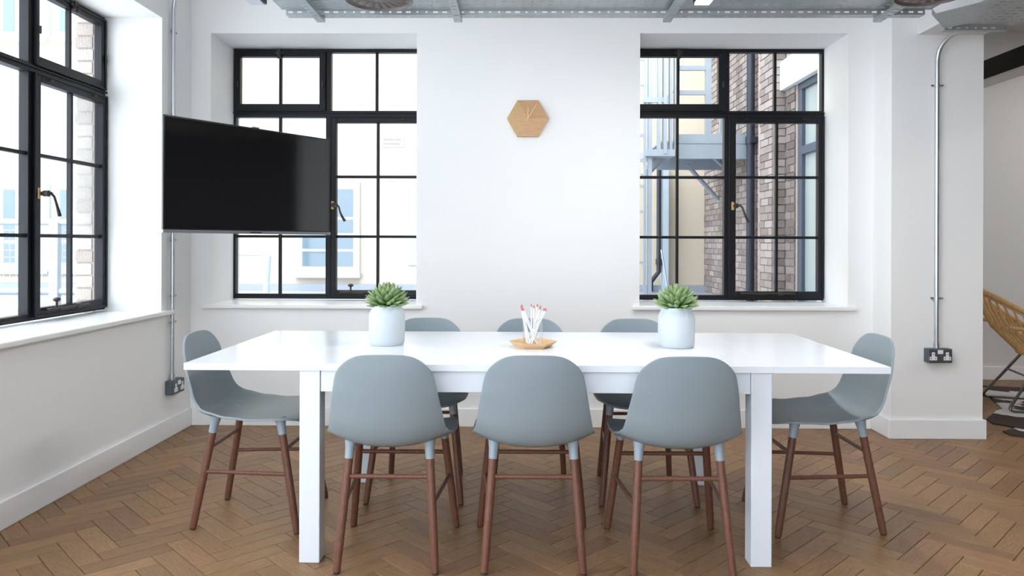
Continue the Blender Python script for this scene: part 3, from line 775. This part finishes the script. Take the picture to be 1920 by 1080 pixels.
# ================================================================== BEYOND THE PIER
rug_px = [(1800, 722), (1850, 726), (1846, 738), (1862, 752), (1880, 768), (1868, 772), (1850, 787), (1862, 796), (1885, 799), (1905, 804), (1880, 810), (1893, 817), (1915, 820), (1945, 824)]
pts = []
for p in rug_px:
    q = at(p[0], p[1], 1.0); d = q - Vector((0, 0, CAMZ)); k = -CAMZ/d.z; pts.append((d.x*k, d.y*k))
pts += [(3.6, 4.45), (4.1, 4.6), (4.5, 4.35), (4.9, 4.8), (4.75, 5.3), (4.95, 5.9), (4.6, 6.2), (4.2, 6.15)]
rug = MB().prism(pts, .001, .008).build('cowhide_rug', M['hide']); tag(rug, 'brown and white cowhide rug on the floor behind the pier', 'rug')

rc = tag(empty('rattan_chair', (3.84, 5.42, .008), R(-14)), 'rattan bucket armchair with metal legs behind the pier', 'armchair')   # faces +x
def loop(fn, n): return [fn(2*math.pi*k/n) for k in range(n)]
# rim: from the arms round the back, high at the back (x negative)
def rim(q):
    c, s = math.cos(q), math.sin(q)
    return Vector((-.04 + .40*c + (-.06 if c < 0 else 0)*abs(c), .36*s, .56 - .30*c*(1 if c < 0 else .45)))
def base(q):
    c, s = math.cos(q), math.sin(q); return Vector((.04 + .23*c, .23*s, .375 - .02*c))
MB().tube(loop(rim, 48), .018, 10, closed=True).build('rim_hoop', M['rattan'], rc, True)
MB().tube(loop(lambda q: rim(q)+Vector((.02, 0, -.035)), 48), .012, 8, closed=True).build('rim_hoop', M['rattan'], rc, True)
MB().tube(loop(base, 36), .016, 10, closed=True).build('seat_hoop', M['rattan'], rc, True)
MB().tube(loop(lambda q: rim(q).lerp(base(q), .55)+Vector((-.03*math.cos(q)*-1, 0, -.015)), 40), .012, 8, closed=True).build('middle_hoop', M['rattan'], rc, True)
for k in range(44):
    q = 2*math.pi*k/44; a, b = rim(q), base(q); mid = a.lerp(b, .55) + Vector((.03*math.cos(q), .03*math.sin(q), -.03))
    MB().tube([a, a.lerp(mid, .5)+Vector((0, 0, -.004)), mid, b], .0075, 7).build('cane', M['rattan'], rc, True)
for k in range(9):
    y = -.19+.0475*k; hx_ = math.sqrt(max(.0, .23**2-y*y)); MB().tube([(.04-hx_, y, .385), (.04, y, .365), (.04+hx_, y, .365)], .008, 7).build('seat_cane', M['rattan'], rc, True)
for s in (-1, 1):
    MB().tube([(-.36, s*.30, .60), (-.1, s*.37, .575), (.3, s*.26, .57)], .014, 8).build('arm_rail', M['rattan'], rc, True)
    P_ = [(-.12, s*.17, .36), (-.24, s*.22, .18), *bend((-.33, s*.255, .05), (-.36, s*.265, .010), (-.30, s*.265, .010)), *bend((.24, s*.265, .010), (.32, s*.265, .010), (.28, s*.25, .06)), (.2, s*.2, .2), (.14, s*.16, .355)]
    MB().tube(P_, .010, 10).build('sled_leg', M['chrome'], rc, True)
MB().tube([(-.2, -.2, .24), (-.2, .2, .24)], .008, 8).build('cross_bar', M['chrome'], rc, True)

# ================================================================== OUTSIDE
# roof terrace between the buildings
tag(box('floor_terrace', M['lead'], None, -11, 2.6, 5.31, 10.5, .3, .50), 'grey flat roof outside the back windows', None, kind='structure')
FY = 10.5
fb = tag(empty('opposite_building', (-3, FY, 0)), 'cream rendered building with white windows across the flat roof', 'building')
def fpart(name, m, px0, px1, py0, py1, d0, d1, parent=fb, bevel=0):
    a, b = at(px0, py1, FY), at(px1, py0, FY)
    return box(name, M[m], parent, a.x+3, b.x+3, -d1, -d0, a.z, b.z, bevel)
box('facade', M['stucco'], fb, -11, 5.75, 0, .4, -3, 8.5)
box('string_course', M['stucco'], fb, -11, 5.6, -.05, 0, 4.00, 4.06)
box('skirting_upstand', M['lead'], fb, -11, 5.6, -.06, 0, .50, .60)
def fwin(px0, px1, py0, py1, split, sill_=True, bars=(), sash=False):
    """white framed window set on the facade"""
    fr = fpart('window', 'extwhite', px0, px1, py0, py1, 0, .05)
    a, b = at(px0, py1, FY), at(px1, py0, FY); x0, x1, z0, z1 = a.x+3+.07, b.x+3-.07, a.z+.08, b.z-.08
    zs_ = [z0] + [z0+(z1-z0)*q for q in bars] + [z1]; xs_ = [x0] + [x0+(x1-x0)*q for q in split] + [x1]
    for i in range(len(xs_)-1):
        for j in range(len(zs_)-1):
            box('window_pane', M['extglass' if (i % 2 == 0 or sash) else 'curtain'], fr, xs_[i]+.025, xs_[i+1]-.025, -.056, -.046, zs_[j]+.02, zs_[j+1]-.02)
    if sill_: box('window_sill', M['extwhite'], fr, a.x+3-.018, b.x+3+.018, -.12, 0, a.z-.06, a.z)
fwin(556, 676, 342, 512, (.5,), True, (.22, .42, .62), True)
for py0, py1 in ((343, 505), (-190, 74)):
    for px0 in (-120, -2, 104):
        fwin(px0, px0+98, py0, py1, (.35,), True, (.30,))
fpart('balcony_panel', 'extwhite', 764, 782, 350, 497, 0, .03)
vt = fpart('wall_vent', 'extwhite', 716, 758, 256, 276, 0, .02)
for k in range(2): fpart('vent_slot', 'mortar', 719, 751, 260+k*8, 264+k*8, .02, .024, vt)
# white hand rail on the roof
hr = tag(empty('roof_handrail', at(500, 548, 9.0)), 'white tubular handrail on the flat roof below the television', 'handrail')
o_ = Vector(hr.location); o_.z = .5; hr.location = o_
def hp_(px, py): return at(px, py, 9.0)-o_
MB().tube([hp_(380, 474), hp_(497, 477), hp_(503, 484)], .025, 10).build('rail', M['extwhite'], hr, True)
MB().tube([hp_(503, 480), hp_(500, 520), Vector((hp_(499, 520).x, 0, 0))], .04, 10).build('post', M['extwhite'], hr, True)
# terrace guard rail seen through the left window
gr = tag(empty('guard_rail', (at(105, 500, 7.2).x, 7.2, .5)), 'galvanised guard rail with mesh panels outside the left window', 'railing')
GX = gr.location.x
def gx(px): return at(px, 455, 7.2).x-GX
zt, zb_ = at(0, 416, 7.2).z-.5, at(0, 546, 7.2).z-.5
for nm, z, r in (('top_rail', zt, .032), ('bottom_rail', zb_, .036)):
    MB().tube([(gx(-260), 0, z), (gx(215), 0, z)], r, 12).build(nm, M['railsteel'], gr, True)
for px in (-90, 105, 215):
    box('post', M['railsteel'], gr, gx(px)-.045, gx(px)+.045, -.05, .02, 0, zt, .01)
for (a, b) in ((-78, 92), (118, 205)):
    mb = MB(); za, zb2 = at(0, 520, 7.2).z-.5, at(0, 431, 7.2).z-.5
    n = 14 if a < 0 else 8
    for k in range(n+1): x = gx(a)+(gx(b)-gx(a))*k/n; mb.box(x-.003, x+.003, -.003, .003, za, zb2)
    for k in range(8): z = za+(zb2-za)*k/7; mb.box(gx(a), gx(b), -.006, -.001, z-.003, z+.003)
    mb.build('mesh_panel', M['railsteel'], gr)

# brick wing on the right: outer face x = 2.6, running away from the window
wg = tag(empty('brick_wing', (2.6, 5.4, 0)), 'brick side wing with slate-grey windows outside the right window', 'building')
def wbox(name, m, x0, x1, y0, y1, z0, z1, parent=wg, bevel=0): return box(name, M[m], parent, x0-2.6, x1-2.6, y0-5.4, y1-5.4, z0, z1, bevel)
wbox('wing_wall', 'mortar', 2.612, 2.72, 7.02, 10.5, -.5, 7.5)
mb = MB()
for (y0, y1, z0, z1) in ((5.31, 6.1, -.5, 7.5), (6.1, 7.02, -.5, .62), (6.1, 7.02, 2.69, 7.5)): mb.box(.012, .12, y0-5.4, y1-5.4, z0, z1)
mb.build('wing_wall', M['mortar'], wg)
wbox('brick_pier_core', 'mortar', 2.49, 2.612, 7.33, 7.72, -.5, 7.5)
BL, BH, BJ = .215, .065, .010
bl = []
def bricks(y0, y1, z0, z1, x, skip=None, dark=False):
    r = 0; z = z0
    while z < z1:
        y = y0 - (.1125 if r % 2 else 0)
        while y < y1:
            a, b = max(y, y0), min(y+BL, y1)
            if b-a > .05 and not (skip and skip(a, b, z)): bl.append(('x', x, (a+b)/2, z+BH/2, b-a, dark))
            y += BL+BJ
        z += BH+BJ; r += 1
bricks(7.73, 10.5, .45, 4.4, 2.606)
bricks(7.33, 7.72, .45, 4.4, 2.484)
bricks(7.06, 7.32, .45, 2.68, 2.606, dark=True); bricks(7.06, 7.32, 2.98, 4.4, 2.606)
r = 0; z = .45
while z < 4.4:                                   # the pier's end facing the room
    bl.append(('y', 2.548, 7.324, z+BH/2, .102, False)); z += BH+BJ; r += 1
meshes = {}
def bmesh_for(ax, ln):
    key = (ax, round(ln, 2))
    if key not in meshes:
        b = MB(); h = key[1]/2
        if ax == 'x': b.box(-.008, .008, -h, h, -BH/2, BH/2)
        else: b.box(-h, h, -.008, .008, -BH/2, BH/2)
        meshes[key] = b
    return meshes[key]
bl.sort(key=lambda q: q[2] if .5 < q[3] < 3.1 else 99+q[2])
mcache = {}
restb = MB()
for i, (ax, x, y, z, ln, dk) in enumerate(bl):
    g = bmesh_for(ax, ln); j = random.uniform(-.002, .002)
    if i < 300:
        k = (ax, round(ln, 2), dk)
        if k not in mcache: mcache[k] = g.mesh('brick', M['brickdark' if dk else 'brick'])
        o = bpy.data.objects.new('brick', mcache[k]); col.objects.link(o); o.parent = wg; o.location = (x-2.6+j, y-5.4, z)
    else:
        restb.add([(p[0]+x-2.6+j, p[1]+y-5.4, p[2]+z) for p in g.v], g.f)
ro = restb.build('brick_field', M['brick'], wg); ro['kind'] = 'stuff'
# white lintel band and the wing's window
wbox('lintel', 'lintelwhite', 2.55, 2.65, 5.9, 7.33, 2.69, 2.97)
wf = MB(); 
fr = wbox('wing_window', 'slate', 2.62, 2.71, 6.08, 7.05, .60, .66)
for (y0, y1, z0, z1) in ((6.08, 7.02, 2.63, 2.69), (6.08, 6.14, .66, 2.63), (6.94, 7.02, .66, 2.63), (6.52, 6.58, .66, 2.63), (6.14, 6.94, 2.02, 2.10)):
    wbox('window_frame', 'slate', 2.62, 2.71, y0, y1, z0, z1, fr, .004)
for (y0, y1) in ((6.14, 6.52), (6.58, 6.94)):
    for (z0, z1) in ((.66, 2.02), (2.10, 2.63)): wbox('window_pane', 'wingglass', 2.655, 2.665, y0, y1, z0, z1, fr)
wbox('window_sill', 'extwhite', 2.52, 2.66, 6.05, 7.05, .56, .60)
wbox('window_bar', 'slate', 2.63, 2.66, 6.0, 7.05, 2.03, 2.06)
# down pipes
def downpipe(label, m, x, y, z0, z1, r, collars, extra=None):
    d = tag(empty('downpipe', (x, y, z0)), label, 'drainpipe')
    MB().tube([(0, 0, 0), (0, 0, z1-z0)] if not extra else extra, r, 14).build('pipe', M[m], d, True)
    for z in collars: MB().tube([(0, 0, z-z0-.04), (0, 0, z-z0+.04)], r*1.25, 14).build('collar', M[m], d, True)
    for z in collars: box('bracket', M[m], d, -.02, 2.6-x if x > 2.2 else .02, -.09 if x > 2.2 else 0, .09 if x > 2.2 else FY-y, z-z0-.03, z-z0+.03)
downpipe('fat dark iron drainpipe on the brick wing', 'pipeblack', 2.53, 8.18, .5, 6.5, .045, [2.32])
downpipe('thin clay-coloured pipe beside the dark drainpipe', 'pipepink', 2.56, 7.93, .5, 6.5, .024, [])
bx = at(1237, 455, 10.3).x
downpipe('narrow dark drainpipe with a kinked foot on the cream wall', 'pipeblack', bx, 10.36, .52, 2.3, .034, [.93], [(-.11, 0, 0), (-.11, 0, .13), (0, 0, .27), (0, 0, 1.75)])
MB().tube([at(1240, 468, 9.6), at(1254, 557, 9.6)], .012, 8).build('white_rod', M['extwhite'], None, True)
tag(bpy.data.objects['white_rod'], 'thin white rod leaning near the kinked drainpipe', 'rod')
# boxed corner of the cream wall behind the pipe
wbq = tag(box('rendered_nib', M['extwhite'], None, at(1241, 455, 10.4).x, at(1251, 455, 10.4).x, 10.3, 10.5, .5, 2.25), 'narrow white upright strip behind the kinked drainpipe', 'wall strip')

# fire escape
FEY = 8.4
fe = tag(empty('fire_escape', (at(1280, 300, FEY).x, FEY, .5)), 'galvanised steel fire escape with ladder and platform outside the right window', 'fire escape')
FO_ = Vector(fe.location)
def fp(px, py, y=FEY): return at(px, py, y)-FO_
def febox(name, px0, px1, py0, py1, y0, y1):
    a, b = fp(px0, py1), fp(px1, py0); return box(name, M['railsteel'], fe, a.x, b.x, y0-FEY, y1-FEY, a.z, b.z)
a = fp(1268, 284); b = fp(1362, 252)
box('platform_beam', M['railsteel'], fe, a.x, 2.6-FO_.x, -.05, 0, fp(0, 296).z, fp(0, 268).z)
box('platform_beam', M['railsteel'], fe, a.x, 2.6-FO_.x, 1.2, 1.25, fp(0, 296).z, fp(0, 268).z)
box('platform_deck', M['railsteel'], fe, a.x-.2, 2.6-FO_.x, -.06, 1.25, fp(0, 268).z, fp(0, 264).z)
box('kick_plate', M['railsteel'], fe, a.x, 2.6-FO_.x, -.062, -.05, fp(0, 264).z, fp(0, 251).z)
for k, (py) in enumerate((128, 174)): febox('guard_rail', 1272, 1330, py-4, py+4, FEY-.02, FEY+.02)
febox('guard_post', 1322, 1333, 60, 262, FEY-.03, FEY+.03); febox('guard_post', 1264, 1270, 60, 262, FEY-.03, FEY+.03)
MB().tube([fp(1287, 308, 9.62), fp(1346, 374, 9.72)], .03, 8).build('knee_brace', M['railsteel'], fe)
MB().tube([fp(1333, 290, 9.2), fp(1362, 316, 9.3)], .03, 8).build('knee_brace', M['railsteel'], fe)
for px, wd in ((1203, 5), (1212, 7), (1228, 5), (1238, 6), (1249, 5), (1258, 5)):
    c = fp(px, 200); wd_ = wd/2/FPX*FEY
    box('ladder_upright', M['railsteel'], fe, c.x-wd_, c.x+wd_, -.25-px % 3*.03, -.2, 0 if px < 1215 else fp(0, 292).z, fp(0, 40).z)
for k in range(24): z = .18+k*.28; box('ladder_rung', M['railsteel'], fe, fp(1182, 0).x, fp(1206, 0).x, -.235, -.21, z, z+.03)
MB().tube([fp(1206, 330), fp(1232, 302), fp(1262, 282)], .05, 6).build('stair_stringer', M['railsteel'], fe)
box('stair_landing', M['railsteel'], fe, fp(1204, 0).x, fp(1256, 0).x, -.3, .3, fp(0, 296).z, fp(0, 284).z)
MB().tube([fp(1246, 196), fp(1258, 172), fp(1270, 172)], .02, 6).build('curved_rail', M['railsteel'], fe)
box('guard_rail', M['railsteel'], fe, fp(1200, 0).x, fp(1246, 0).x, -.274, -.236, fp(0, 199).z, fp(0, 190).z)
fpost = fp(1362, 0).x
box('guard_post', M['railsteel'], fe, fp(1369, 0).x, fp(1374, 0).x, .4, .45, fp(0, 268).z, fp(0, 30).z)
box('guard_post', M['railsteel'], fe, fp(1380, 0).x, fp(1386, 0).x, .4, .45, fp(0, 268).z, fp(0, 30).z)
